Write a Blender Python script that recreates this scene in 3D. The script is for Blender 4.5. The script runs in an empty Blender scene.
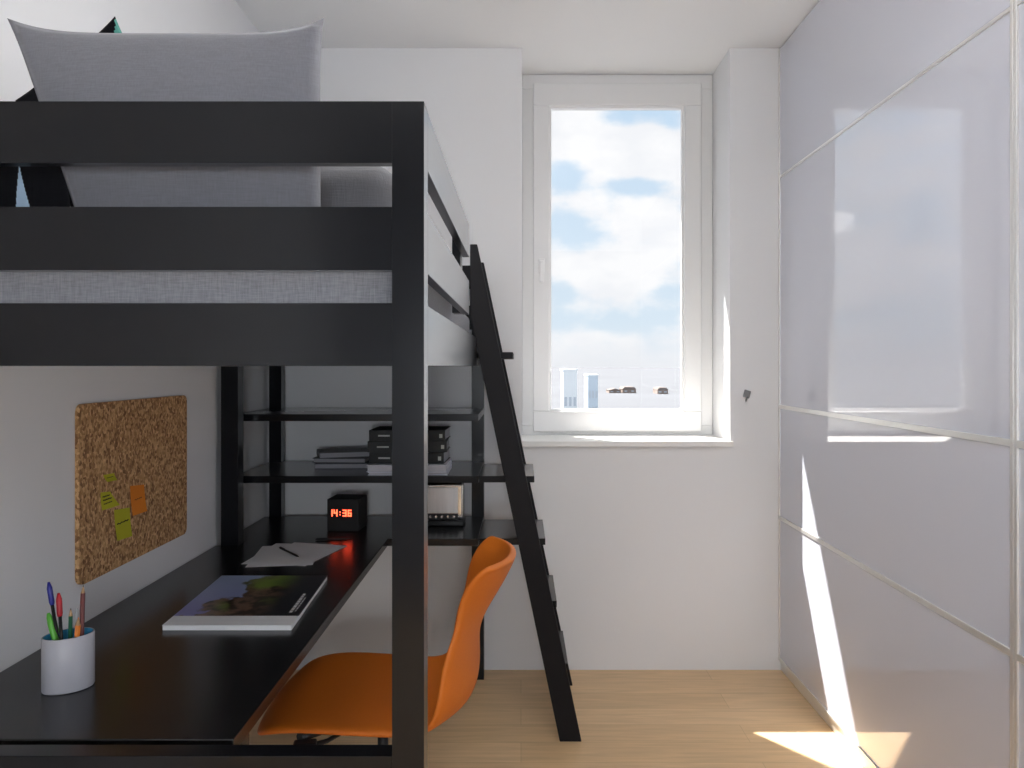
import bpy, bmesh, math, random
from mathutils import Vector, Matrix, Euler
random.seed(7)
SC = bpy.context.scene
COL = SC.collection
PI = math.pi
F, CX, CY, H = 784.0, 521.0, 366.0, 1.345      # focal length in pixels, vanishing point, eye height
D = 3.47                                        # camera to back wall
XL, XW = -1.102, 1.142                          # left wall, wardrobe front
CEIL = 2.752

def PX(x, Y): return (x - CX) * Y / F
def PZ(y, Y): return H - (y - CY) * Y / F

# ------------------------------------------------------------------ materials
def mat(name, col, rough=0.5, spec=0.5, metal=0.0, nscale=0, namt=0.08, bump=0.0, bscale=200, emit=None, estr=0, coat=0.0,
        stretch=(1, 1, 1), ior=1.5, cior=1.5, coatr=.02):
    m = bpy.data.materials.new(name); m.use_nodes = True
    nt = m.node_tree; b = nt.nodes['Principled BSDF']
    b.inputs['Base Color'].default_value = (*col, 1)
    b.inputs['Roughness'].default_value = rough
    b.inputs['Specular IOR Level'].default_value = spec
    b.inputs['IOR'].default_value = ior
    b.inputs['Metallic'].default_value = metal
    b.inputs['Coat Weight'].default_value = coat
    b.inputs['Coat Roughness'].default_value = coatr; b.inputs['Coat IOR'].default_value = cior
    tc = nt.nodes.new('ShaderNodeTexCoord'); mp = nt.nodes.new('ShaderNodeMapping')
    mp.inputs['Scale'].default_value = stretch
    nt.links.new(tc.outputs['Object'], mp.inputs['Vector'])
    if nscale:
        n = nt.nodes.new('ShaderNodeTexNoise'); n.inputs['Scale'].default_value = nscale; n.inputs['Detail'].default_value = 5
        nt.links.new(mp.outputs['Vector'], n.inputs['Vector'])
        mx = nt.nodes.new('ShaderNodeMix'); mx.data_type = 'RGBA'
        mx.inputs['A'].default_value = (*[c * (1 - namt) for c in col], 1)
        mx.inputs['B'].default_value = (*[min(1, c * (1 + namt)) for c in col], 1)
        nt.links.new(n.outputs['Fac'], mx.inputs['Factor']); nt.links.new(mx.outputs['Result'], b.inputs['Base Color'])
    if bump:
        n2 = nt.nodes.new('ShaderNodeTexNoise'); n2.inputs['Scale'].default_value = bscale; n2.inputs['Detail'].default_value = 3
        nt.links.new(mp.outputs['Vector'], n2.inputs['Vector'])
        bp = nt.nodes.new('ShaderNodeBump'); bp.inputs['Strength'].default_value = bump; bp.inputs['Distance'].default_value = 0.002
        nt.links.new(n2.outputs['Fac'], bp.inputs['Height']); nt.links.new(bp.outputs['Normal'], b.inputs['Normal'])
    if emit:
        b.inputs['Emission Color'].default_value = (*emit, 1); b.inputs['Emission Strength'].default_value = estr
    return m

def fabric(name, col, scale=420, amt=0.16, bump=0.5, sheen=0.2):
    m = bpy.data.materials.new(name); m.use_nodes = True
    nt = m.node_tree; b = nt.nodes['Principled BSDF']; N = nt.nodes.new; L = nt.links.new
    b.inputs['Roughness'].default_value = 0.9; b.inputs['Specular IOR Level'].default_value = 0.15
    b.inputs['Sheen Weight'].default_value = sheen
    tc = N('ShaderNodeTexCoord'); outs = []
    for st in ((1, 1, .08), (.08, .08, 1)):
        mp = N('ShaderNodeMapping'); mp.inputs['Scale'].default_value = st; L(tc.outputs['Object'], mp.inputs['Vector'])
        n = N('ShaderNodeTexNoise'); n.inputs['Scale'].default_value = scale; n.inputs['Detail'].default_value = 2
        L(mp.outputs['Vector'], n.inputs['Vector']); outs.append(n.outputs['Fac'])
    a = N('ShaderNodeMath'); a.operation = 'ADD'; L(outs[0], a.inputs[0]); L(outs[1], a.inputs[1])
    h = N('ShaderNodeMath'); h.operation = 'MULTIPLY'; h.inputs[1].default_value = .5; L(a.outputs[0], h.inputs[0])
    r = N('ShaderNodeMapRange'); r.inputs['From Min'].default_value = .32; r.inputs['From Max'].default_value = .68
    L(h.outputs[0], r.inputs['Value'])
    mx = N('ShaderNodeMix'); mx.data_type = 'RGBA'
    mx.inputs['A'].default_value = (*[c * (1 - amt) for c in col], 1); mx.inputs['B'].default_value = (*[min(1, c * (1 + amt)) for c in col], 1)
    L(r.outputs['Result'], mx.inputs['Factor']); L(mx.outputs['Result'], b.inputs['Base Color'])
    bp = N('ShaderNodeBump'); bp.inputs['Strength'].default_value = bump; bp.inputs['Distance'].default_value = .001
    L(r.outputs['Result'], bp.inputs['Height']); L(bp.outputs['Normal'], b.inputs['Normal'])
    return m

def m_floor():
    m = bpy.data.materials.new('oak_floor'); m.use_nodes = True
    nt = m.node_tree; b = nt.nodes['Principled BSDF']; N = nt.nodes.new; L = nt.links.new
    tc = N('ShaderNodeTexCoord')
    br = N('ShaderNodeTexBrick'); br.offset = .37; br.inputs['Scale'].default_value = 1
    br.inputs['Brick Width'].default_value = 1.3; br.inputs['Row Height'].default_value = .14
    br.inputs['Mortar Size'].default_value = .0012; br.inputs['Mortar Smooth'].default_value = .2
    br.inputs['Color1'].default_value = (.68, .46, .25, 1); br.inputs['Color2'].default_value = (.75, .52, .295, 1)
    br.inputs['Mortar'].default_value = (.54, .36, .19, 1)
    L(tc.outputs['Object'], br.inputs['Vector'])
    mp = N('ShaderNodeMapping'); mp.inputs['Scale'].default_value = (1.2, 14, 1); L(tc.outputs['Object'], mp.inputs['Vector'])
    n = N('ShaderNodeTexNoise'); n.inputs['Scale'].default_value = 3.2; n.inputs['Detail'].default_value = 6; n.inputs['Distortion'].default_value = .6
    L(mp.outputs['Vector'], n.inputs['Vector'])
    r = N('ShaderNodeMapRange'); r.inputs['From Min'].default_value = .3; r.inputs['From Max'].default_value = .7
    r.inputs['To Min'].default_value = .88; r.inputs['To Max'].default_value = 1.08; L(n.outputs['Fac'], r.inputs['Value'])
    mx = N('ShaderNodeMix'); mx.data_type = 'RGBA'; mx.blend_type = 'MULTIPLY'; mx.inputs['Factor'].default_value = 1
    L(br.outputs['Color'], mx.inputs['A']); L(r.outputs['Result'], mx.inputs['B']); L(mx.outputs['Result'], b.inputs['Base Color'])
    b.inputs['Roughness'].default_value = .38; b.inputs['Specular IOR Level'].default_value = .4
    return m

def m_cork():
    m = bpy.data.materials.new('cork'); m.use_nodes = True
    nt = m.node_tree; b = nt.nodes['Principled BSDF']; N = nt.nodes.new; L = nt.links.new
    tc = N('ShaderNodeTexCoord'); mp = N('ShaderNodeMapping'); mp.inputs['Scale'].default_value = (1, 1, .8)
    L(tc.outputs['Object'], mp.inputs['Vector'])
    v = N('ShaderNodeTexVoronoi'); v.inputs['Scale'].default_value = 150; L(mp.outputs['Vector'], v.inputs['Vector'])
    n = N('ShaderNodeTexNoise'); n.inputs['Scale'].default_value = 85; n.inputs['Detail'].default_value = 6; L(mp.outputs['Vector'], n.inputs['Vector'])
    sep = N('ShaderNodeSeparateColor'); L(v.outputs['Color'], sep.inputs['Color'])
    a = N('ShaderNodeMix'); a.data_type = 'FLOAT'; a.inputs['Factor'].default_value = .5; L(sep.outputs['Red'], a.inputs['A']); L(n.outputs['Fac'], a.inputs['B'])
    cr = N('ShaderNodeValToRGB'); e = cr.color_ramp.elements
    e[0].position = .22; e[0].color = (.20, .09, .035, 1); e[1].position = .8; e[1].color = (.78, .50, .26, 1)
    x = e.new(.5); x.color = (.50, .28, .12, 1)
    L(a.outputs['Result'], cr.inputs['Fac']); L(cr.outputs['Color'], b.inputs['Base Color']); b.inputs['Roughness'].default_value = .9
    bp = N('ShaderNodeBump'); bp.inputs['Strength'].default_value = .4; bp.inputs['Distance'].default_value = .002
    L(a.outputs['Result'], bp.inputs['Height']); L(bp.outputs['Normal'], b.inputs['Normal'])
    return m

def m_cover():
    """landscape photograph printed on the magazine's cover: sky at the left, brown and green hillside, dark right"""
    m = bpy.data.materials.new('printed_cover'); m.use_nodes = True
    nt = m.node_tree; b = nt.nodes['Principled BSDF']; N = nt.nodes.new; L = nt.links.new
    tc = N('ShaderNodeTexCoord'); sp = N('ShaderNodeSeparateXYZ'); L(tc.outputs['Generated'], sp.inputs['Vector'])
    def noise(sc, det=5):
        n = N('ShaderNodeTexNoise'); n.inputs['Scale'].default_value = sc; n.inputs['Detail'].default_value = det; L(tc.outputs['Generated'], n.inputs['Vector']); return n.outputs['Fac']
    def math_(op, a, c):
        q = N('ShaderNodeMath'); q.operation = op
        for i, s in enumerate((a, c)):
            if isinstance(s, (int, float)): q.inputs[i].default_value = s
            else: L(s, q.inputs[i])
        return q.outputs[0]
    def mix(f, a, c):
        q = N('ShaderNodeMix'); q.data_type = 'RGBA'; L(f, q.inputs['Factor'])
        for k, s in (('A', a), ('B', c)):
            if isinstance(s, tuple): q.inputs[k].default_value = (*s, 1)
            else: L(s, q.inputs[k])
        return q.outputs['Result']
    def ramp(v, lo, hi):
        r = N('ShaderNodeMapRange'); r.inputs['From Min'].default_value = lo; r.inputs['From Max'].default_value = hi; L(v, r.inputs['Value']); return r.outputs['Result']
    x, y = sp.outputs['X'], sp.outputs['Y']
    n1 = noise(3.2); n2 = noise(9)
    sky = mix(ramp(y, .1, .9), (.20, .21, .52), (.38, .48, .72))
    hill = mix(ramp(n2, .42, .58), (.035, .018, .012), (.22, .13, .08))
    green = math_('MULTIPLY', ramp(n1, .50, .60), ramp(x, .25, .45))
    hill = mix(green, hill, (.24, .36, .05))
    dark = ramp(math_('ADD', x, math_('MULTIPLY', n1, .35)), .72, .95)
    hill = mix(dark, hill, (.012, .012, .018))
    edge = math_('ADD', x, math_('ADD', math_('MULTIPLY', math_('SUBTRACT', n1, .5), .9), math_('MULTIPLY', math_('SUBTRACT', y, .5), -.25)))
    L(mix(ramp(edge, .30, .33), sky, hill), b.inputs['Base Color']); b.inputs['Roughness'].default_value = .3
    return m

def m_glass():
    m = bpy.data.materials.new('window_glass'); m.use_nodes = True
    nt = m.node_tree; nt.nodes.clear(); N = nt.nodes.new; L = nt.links.new
    o = N('ShaderNodeOutputMaterial'); t = N('ShaderNodeBsdfTransparent'); g = N('ShaderNodeBsdfGlossy'); g.inputs['Roughness'].default_value = 0.0
    fr = N('ShaderNodeLayerWeight'); fr.inputs['Blend'].default_value = .5
    pw = N('ShaderNodeMath'); pw.operation = 'POWER'; pw.inputs[1].default_value = 5; L(fr.outputs['Facing'], pw.inputs[0])
    ml = N('ShaderNodeMath'); ml.operation = 'MULTIPLY_ADD'; ml.inputs[1].default_value = .5; ml.inputs[2].default_value = .02; L(pw.outputs[0], ml.inputs[0])
    mx = N('ShaderNodeMixShader'); L(ml.outputs[0], mx.inputs[0]); L(t.outputs[0], mx.inputs[1]); L(g.outputs[0], mx.inputs[2]); L(mx.outputs[0], o.inputs['Surface'])
    return m

M = dict(
    wall=mat('white_wall_paint', (.80, .80, .81), .85, .2, nscale=3, namt=.012, bump=.05, bscale=300),
    walldim=mat('darkened_unseen_wall', (.12, .12, .13), .85, .2, nscale=3, namt=.02),  # unseen front wall, darkened to dim its reflection in the black bed rails
    ceil=mat('white_ceiling_paint', (.90, .90, .90), .9, .2, nscale=3, namt=.01),
    black=mat('black_brown_lacquer', (.0046, .0050, .0068), .28, .5, coat=1.0, coatr=.17, ior=1.24, cior=1.25, nscale=30, namt=.15),
    ladder=mat('black_stained_wood', (.0085, .0078, .0095), .55, .2, nscale=30, namt=.2),
    deskm=mat('black_brown_desk_foil', (.0095, .009, .0095), .24, .5, nscale=20, namt=.25),
    upvc=mat('white_window_plastic', (.80, .80, .80), .35, .4, nscale=5, namt=.01),
    handle=mat('white_handle_plastic', (.86, .86, .86), .3, .5, nscale=5, namt=.01),
    sill=mat('white_sill', (.86, .85, .83), .4, .4, nscale=5, namt=.01),
    gloss=mat('white_glossy_lacquered_glass', (.585, .60, .685), .5, .25, nscale=2, namt=.006, coat=1.0, cior=2.25),
    alu=mat('light_aluminium', (.80, .79, .77), .38, .5, metal=.75, nscale=60, namt=.03),
    carc=mat('white_wardrobe_board', (.82, .82, .82), .5, .4, nscale=5, namt=.01),
    floor=m_floor(), cork=m_cork(), cover=m_cover(), glass=m_glass(),
    pillow=fabric('grey_pillow_linen', (.205, .205, .23), 420, .10, .2),
    duvet=fabric('dark_grey_duvet_cotton', (.12, .12, .13), 300, .06),
    sheet=fabric('grey_woven_mattress_cover', (.31, .31, .335), 520, .24, .7),
    blackcloth=fabric('black_cushion_cloth', (.006, .006, .008), 300, .2, sheen=0),
    teal=fabric('teal_leaf_print', (.10, .30, .26), 300, .08, sheen=0),
    paleblue=fabric('pale_blue_leaf_print', (.42, .56, .70), 300, .06, sheen=0),
    whitecloth=fabric('white_pillow_cotton', (.70, .70, .74), 300, .04),
    orange=mat('orange_chair_upholstery', (.62, .155, .012), .52, .35, nscale=260, namt=.08, bump=.12, bscale=500),
    plastic=mat('black_plastic', (.012, .012, .013), .45, .4, nscale=60, namt=.1),
    steel=mat('polished_steel', (.75, .75, .76), .16, .5, metal=1, nscale=60, namt=.03),
    brushed=mat('brushed_steel_grille', (.52, .51, .51), .36, .5, metal=.9, nscale=90, namt=.15, stretch=(1, 1, .05)),
    cup=mat('white_cup_ceramic', (.43, .43, .475), .4, .45, nscale=8, namt=.02),
    cupin=mat('blue_cup_glaze', (.05, .33, .58), .4, .45, nscale=8, namt=.05),
    paper=mat('white_paper', (.84, .84, .85), .8, .2, nscale=40, namt=.02),
    pages=mat('book_page_edges', (.50, .50, .54), .85, .2, nscale=300, namt=.12, stretch=(.02, .02, 1)),
    greypages=mat('grey_book_page_edges', (.34, .34, .37), .85, .2, nscale=300, namt=.15, stretch=(.02, .02, 1)),
    bookblack=mat('black_book_cloth', (.012, .014, .015), .55, .4, nscale=60, namt=.2),
    bookdark=mat('charcoal_book_cover', (.016, .016, .020), .45, .4, nscale=60, namt=.2),
    bookgrey=mat('slate_grey_book_cover', (.075, .078, .10), .5, .4, nscale=60, namt=.15),
    bookwhite=mat('white_book_cover', (.62, .63, .70), .5, .4, nscale=60, namt=.04),
    silverprint=mat('silver_print', (.45, .47, .45), .5, .4, nscale=60, namt=.04),
    whiteprint=mat('white_print', (.75, .75, .75), .6, .3, nscale=60, namt=.04),
    clock=mat('black_clock_casing', (.013, .012, .013), .55, .4, nscale=60, namt=.25, stretch=(1, 1, .1)),
    led=mat('red_clock_digits', (.6, .05, .01), .5, .4, nscale=20, namt=.05, emit=(1, .075, .03), estr=4.5),
    yellow=mat('yellow_note_paper', (.52, .50, .035), .8, .2, nscale=20, namt=.06),
    onote=mat('orange_note_paper', (.80, .25, .03), .8, .2, nscale=20, namt=.06),
    ink=mat('dark_ink', (.06, .06, .03), .8, .2, nscale=20, namt=.06),
    redink=mat('brown_ink', (.30, .10, .03), .8, .2, nscale=20, namt=.06),
    blue=mat('blue_pen_plastic', (.015, .02, .25), .35, .5, nscale=20, namt=.06),
    red=mat('red_pen_plastic', (.42, .015, .025), .35, .5, nscale=20, namt=.06),
    lime=mat('lime_green_pen_plastic', (.10, .42, .04), .35, .5, nscale=20, namt=.06),
    dgreen=mat('dark_green_pencil_lacquer', (.01, .10, .05), .35, .5, nscale=20, namt=.06),
    porange=mat('orange_pencil_lacquer', (.75, .22, .03), .35, .5, nscale=20, namt=.06),
    maroon=mat('maroon_pencil_lacquer', (.14, .03, .03), .35, .5, nscale=20, namt=.06),
    wood=mat('bare_pencil_wood', (.50, .32, .18), .7, .3, nscale=40, namt=.1),
    greyp=mat('grey_pen_plastic', (.35, .35, .37), .4, .5, nscale=20, namt=.06),
    hook=mat('grey_metal_hook', (.22, .22, .22), .45, .5, metal=.5, nscale=60, namt=.2),
    lamp=mat('pendant_fill_glow', (.9, .9, .9), .4, .4, nscale=5, namt=.01, emit=(1, .985, .97), estr=12),  # glow of the added pendant, lifts the ceiling and upper walls
    globe=mat('globe_fill_glow', (.9, .9, .9), .4, .4, nscale=5, namt=.01, emit=(.89, .945, 1), estr=84),  # glow of the added globe, fills the space under the bed
    ground=mat('hazy_pale_fields', (.125, .131, .145), .9, .1, nscale=.02, namt=.18),  # distance haze mixed into the ground colour
    haze=mat('haze_pale_facade', (.86, .92, .97), .9, .1, nscale=.3, namt=.05),  # facade colour paled to stand in for distance haze
    hazeblue=mat('haze_blue_facade', (.60, .70, .80), .9, .1, nscale=.3, namt=.05),  # bluer facade, with the distance haze in its colour too
    pane=mat('pale_facade_glazing', (.55, .62, .70), .3, .5, nscale=.3, namt=.05),
    housewall=mat('brown_house_wall', (.34, .28, .25), .9, .1, nscale=.3, namt=.1),
    houseroof=mat('grey_house_roof', (.20, .17, .16), .9, .1, nscale=.3, namt=.1),
)

# ------------------------------------------------------------------ mesh helpers
def link(name, bm, m, parent=None, smooth=False, loc=None):
    me = bpy.data.meshes.new(name); bm.normal_update(); bm.to_mesh(me); bm.free()
    o = bpy.data.objects.new(name, me); COL.objects.link(o)
    for x in (m if isinstance(m, (list, tuple)) else [m]): me.materials.append(x)
    if smooth:
        for p in me.polygons: p.use_smooth = True
    if parent: o.parent = parent; o.matrix_parent_inverse = Matrix.Identity(4)
    if loc: o.location = loc
    return o

def box(bm, x0, x1, y0, y1, z0, z1, bev=0.0, seg=2, mi=0):
    t = bmesh.new(); bmesh.ops.create_cube(t, size=1)
    for v in t.verts:
        v.co = ((x0 + x1) / 2 + v.co.x * (x1 - x0), (y0 + y1) / 2 + v.co.y * (y1 - y0), (z0 + z1) / 2 + v.co.z * (z1 - z0))
    if bev: bmesh.ops.bevel(t, geom=t.edges[:], offset=bev, segments=seg, affect='EDGES', profile=.5)
    merge(bm, t, mi)
def merge(bm, t, mi=0, mtx=None):
    if mtx: t.transform(mtx)
    mp = {}
    for v in t.verts: mp[v] = bm.verts.new(v.co)
    for f in t.faces:
        try:
            nf = bm.faces.new([mp[v] for v in f.verts]); nf.material_index = mi if mi else f.material_index; nf.smooth = f.smooth
        except ValueError: pass
    t.free()
def BX(*a, **k):
    bm = bmesh.new(); box(bm, *a, **k); return bm
def cyl(bm, p0, p1, r0, r1=None, seg=20, mi=0, smooth=True):
    r1 = r0 if r1 is None else r1
    p0, p1 = Vector(p0), Vector(p1); d = p1 - p0
    t = bmesh.new(); bmesh.ops.create_cone(t, cap_ends=True, segments=seg, radius1=r0, radius2=r1, depth=d.length)
    for f in t.faces: f.smooth = smooth and len(f.verts) == 4
    merge(bm, t, mi, Matrix.Translation((p0 + p1) / 2) @ d.to_track_quat('Z', 'Y').to_matrix().to_4x4())
def CYL(*a, **k):
    bm = bmesh.new(); cyl(bm, *a, **k); return bm
def prism(pts, a, b, axis='Y', bev=0.0):
    """polygon pts (2D) extruded from a to b along axis"""
    bm = bmesh.new()
    def P(p, t): return {'Y': (p[0], t, p[1]), 'X': (t, p[0], p[1]), 'Z': (p[0], p[1], t)}[axis]
    lo = [bm.verts.new(P(p, a)) for p in pts]; hi = [bm.verts.new(P(p, b)) for p in pts]
    bm.faces.new(lo); bm.faces.new(hi[::-1]); n = len(pts)
    for i in range(n): bm.faces.new((lo[i], hi[i], hi[(i + 1) % n], lo[(i + 1) % n]))
    bmesh.ops.recalc_face_normals(bm, faces=bm.faces[:])
    if bev: bmesh.ops.bevel(bm, geom=bm.edges[:], offset=bev, segments=2, affect='EDGES', profile=.5)
    return bm
def tube(bm, pts, r, seg=10, mi=0):
    pts = [Vector(p) for p in pts]
    rings = []
    for i, p in enumerate(pts):
        d = (pts[min(i + 1, len(pts) - 1)] - pts[max(i - 1, 0)]).normalized()
        q = d.to_track_quat('Z', 'Y'); rr = r[i] if isinstance(r, (list, tuple)) else r
        rings.append([bm.verts.new(p + q @ Vector((rr * math.cos(2 * PI * k / seg), rr * math.sin(2 * PI * k / seg), 0))) for k in range(seg)])
    for a, b in zip(rings, rings[1:]):
        for k in range(seg):
            f = bm.faces.new((a[k], a[(k + 1) % seg], b[(k + 1) % seg], b[k])); f.smooth = True; f.material_index = mi
    bm.faces.new(rings[0][::-1]).material_index = mi; bm.faces.new(rings[-1]).material_index = mi

def thing(name, label, cat, loc=(0, 0, 0), rz=0, group=None):
    o = bpy.data.objects.new(name, None); COL.objects.link(o); o.empty_display_size = .05
    o.location = loc; o.rotation_euler = (0, 0, rz)
    return tag(o, label, cat, group)
def tag(o, label, cat, group=None):
    o['label'] = label; o['category'] = cat
    if group: o['group'] = group
    return o
def struct(o): o['kind'] = 'structure'; return o
def plabel(o, s): o['label'] = s; return o

# ------------------------------------------------------------------ room shell
YF = -2.0; XR = 1.80; T = .12
struct(link('floor', BX(XL - T, XR + T, YF - T, 3.9, -.1, 0), M['floor']))
struct(link('ceiling', BX(XL - T, XR + T, YF - T, 3.9, CEIL, CEIL + .12), M['ceil']))
struct(link('wall_left', BX(XL - T, XL, YF - T, D, 0, CEIL), M['wall']))
struct(link('wall_right', BX(XR, XR + T, YF - T, D, 0, CEIL), M['wall']))
struct(link('wall_front', BX(XL, XR, YF - T, YF, 0, CEIL), M['walldim']))
NX0, NX1, NZ0 = 0.004, .925, .990
bm = prism([(XL - T, 0), (XR + T, 0), (XR + T, CEIL), (NX1, CEIL), (NX1, NZ0), (NX0, NZ0), (NX0, CEIL), (XL - T, CEIL)], D, 3.87)
struct(link('wall_back', bm, M['wall']))
bm = bmesh.new(); box(bm, NX0, NX1, D - .002, 3.775, NZ0, 1.013); box(bm, NX0 - .012, NX1 + .012, D - .016, D - .0005, NZ0 - .001, 1.013, .002)
struct(link('trim_1', bm, M['sill']))
struct(link('trim_2', BX(-1.5, 2.4, 3.9, 4.215, 2.80, 2.87), M['wall']))           # eave slab outside, above the window

# window: fixed frame, opening sash, pane, beads, handle
win = struct(bpy.data.objects.new('window_1', None)); COL.objects.link(win); win.location = (0, 3.78, 0)
def ring(x0, x1, z0, z1, wx0, wx1, wz0, wz1, y0, y1, bev=.003):
    bm = bmesh.new()
    box(bm, x0, x1, y0, y1, z1 - wz1, z1, bev); box(bm, x0, x1, y0, y1, z0, z0 + wz0, bev)
    box(bm, x0, x0 + wx0, y0, y1, z0 + wz0, z1 - wz1, bev); box(bm, x1 - wx1, x1, y0, y1, z0 + wz0, z1 - wz1, bev)
    return bm
link('window_frame', ring(NX0 + .001, NX1 - .001, 1.013, CEIL - .001, .075, .075, .045, .07, 0, .085), M['upvc'], win)
sash = link('sash', ring(.058, .866, 1.030, 2.703, .078, .083, .098, .108, -.022, .06, .005), M['upvc'], win)
link('glazing_bead', ring(.134, .785, 1.126, 2.597, .012, .012, .012, .012, -.008, .02, .002), M['handle'], sash)
link('glass_pane', BX(.140, .780, .022, .028, 1.133, 2.592), M['glass'], sash)
hx = .098
hd = link('window_handle', BX(hx - .015, hx + .015, -.034, -.0225, 1.79, 1.86, .004), M['handle'], sash)
bm = bmesh.new(); cyl(bm, (hx, -.034, 1.83), (hx, -.065, 1.83), .010); box(bm, hx - .011, hx + .011, -.078, -.060, 1.74, 1.845, .006)
link('lever', bm, M['handle'], hd)

# ------------------------------------------------------------------ sliding wardrobe on the right
wd = thing('sliding_wardrobe', 'floor-to-ceiling white high-gloss sliding wardrobe along the right side of the room', 'wardrobe', (XW, 1.8, 0))
def wb(*a, **k): return BX(a[0] - XW, a[1] - XW, a[2] - 1.8, a[3] - 1.8, a[4], a[5], **k)
WY0, WY1, SPL = .18, D - .004, 1.812
bm = bmesh.new()
for a in ((XW + .035, XR - .003, WY0, WY0 + .02, .004, 2.745), (XW + .035, XR - .003, WY1 - .02, WY1, .004, 2.745), (XW + .035, XR - .003, WY0, WY1, 2.725, 2.745),
          (XW + .04, XR - .003, WY0, WY1, .06, .08), (XR - .02, XR - .003, WY0, WY1, .004, 2.745)):
    box(bm, a[0] - XW, a[1] - XW, a[2] - 1.8, a[3] - 1.8, a[4], a[5])
link('carcass', bm, M['carc'], wd)
link('bottom_track', wb(XW + .006, XW + .036, WY0, WY1, 0.001, .045, bev=.003), M['alu'], wd)
def door(y0, y1, dx):
    d = link('door', wb(XW + dx, XW + dx + .016, y0, y1, .050, 2.744), M['gloss'], wd)
    for z in (.677, 1.166, 2.177):
        hw_ = .0085 if z < 2 else .005
        link('divider_strip', wb(XW + dx - .0045, XW + dx + .001, y0 + .006, y1 - .006, z - hw_, z + hw_, bev=.001), M['alu'], d)
    for a in (y0, y1 - .012):
        link('edge_profile', wb(XW + dx - .005, XW + dx + .002, a, a + .012, .050, 2.744, bev=.001), M['alu'], d)
    link('bottom_rail', wb(XW + dx - .005, XW + dx + .002, y0 + .0125, y1 - .0125, .050, .062, bev=.001), M['alu'], d)
    return d
door(SPL, WY1, .0); door(WY0, SPL - .002, .0)

# ------------------------------------------------------------------ loft bed
BX0, BX1, BY0, BY1 = -1.080, -.159, 1.285, 3.412
PW = .0525
RZ = ((1.678, 1.779), (1.502, 1.606), (1.345, 1.448))
bed = thing('loft_bed', 'black wooden loft bed with slatted guard rails standing over the desk', 'bed', (BX0, BY0, 0))
def bb(x0, x1, y0, y1, z0, z1, bev=.0025): return BX(x0 - BX0, x1 - BX0, y0 - BY0, y1 - BY0, z0, z1, bev=bev)
def bpart(name, *a, m='black', par=None, bev=.0012): return link(name, bb(*a, bev=bev), M[m], par or bed)
bpart('post', BX1 - PW, BX1, BY0, BY0 + .0525, 0, 1.779, bev=.0004)
bpart('post', BX0, BX0 + PW, BY0, BY0 + .0525, 0, 1.779)
bpart('post', BX1 - PW, BX1, BY1 - .0525, BY1, 0, 1.779)
bpart('post', BX0, BX0 + PW, BY1 - .0525, BY1, 0, 1.779)
bpart('post', BX0, BX0 + .062, 2.82, 2.878, 0, 1.344)
e = .0004
for z0, z1 in RZ:
    bpart('end_rail', BX0 + PW + .0001, BX1 - PW - .0001, BY0, BY0 + .024, z0, z1, bev=.0004)
    bpart('end_rail', BX0 + PW + e, BX1 - PW - e, BY1 - .030, BY1, z0, z1)
    if z1 < 1.7: bpart('side_rail', BX0, BX0 + .028, BY0 + .0525 + e, BY1 - .0525 - e, z0, z1)
for i, (z0, z1) in enumerate(RZ):
    bpart('side_rail', BX1 - .020, BX1, BY0 + .0525 + e, (2.40 if i < 2 else BY1 - .0525 - e), z0, z1)
bpart('guard_rail_support', BX1 - .046, BX1 - .0205, 2.33, 2.40, 1.503, 1.779)
bpart('stretcher', BX0 + PW + e, BX1 - PW - e, BY0 + .004, BY0 + .044, .625, .7035)
bpart('back_stretcher', BX0 + PW + e, BX1 - PW - e, BY1 - .032, BY1, .60, .672)
for i in range(13):
    y = 1.40 + i * .155
    bpart('slat', BX0 + .029, BX1 - .031, y, y + .09, 1.376, 1.392)
for sx in (0, 1):
    x = BX0 + .029 if sx == 0 else BX1 - .0575
    bpart('slat_ledge', x, x + .026, 1.36, 2.325 if sx else 3.33, 1.352, 1.3755)
for z in (.9335, 1.165):
    s = bpart('shelf', BX0 + .001, BX1, 2.93, BY1 - .0535, z - .026, z)
    bpart('shelf_rear_strip', BX0 + PW + .001, BX1 - PW - .001, BY1 - .053, BY1 - .004, z - .026, z, par=s)
tag(link('mattress', BX(BX0 + .034, BX1 - .060, BY0 + .056, BY1 - .058, 1.3925, 1.560, bev=.025, seg=4), M['sheet'], smooth=True),
    'grey fabric covered mattress lying inside the black loft bed frame', 'mattress')

# ------------------------------------------------------------------ desk
DX1 = -.497
desk = thing('desk', 'long black L-shaped desk along the left wall under the loft bed', 'desk', (-1.09, 1.355, 0))
def dk(x0, x1, y0, y1, z0, z1, bev=.002): return BX(x0 + 1.09, x1 + 1.09, y0 - 1.355, y1 - 1.355, z0, z1, bev=bev)
bm = prism([(p[0] + 1.09, p[1] - 1.355) for p in ((-1.098, 1.355), (DX1, 1.355), (DX1, 2.925), (BX1, 2.925), (BX1, 3.357), (BX1 - .054, 3.357), (BX1 - .054, 3.376),
            (BX0 + .054, 3.376), (BX0 + .054, 3.357), (-1.098, 3.357), (-1.098, 2.881), (-1.015, 2.881), (-1.015, 2.817), (-1.098, 2.817))], .673, .700, 'Z', .002)
link('desktop', bm, M['deskm'], desk)
for x in (-1.06, -.545):
    link('leg', dk(x, x + .045, 1.40, 1.445, 0, .6725), M['black'], desk)
link('apron', dk(-1.015, -.546, 1.41, 1.43, .60, .6725), M['black'], desk)
DT = .7004

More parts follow.
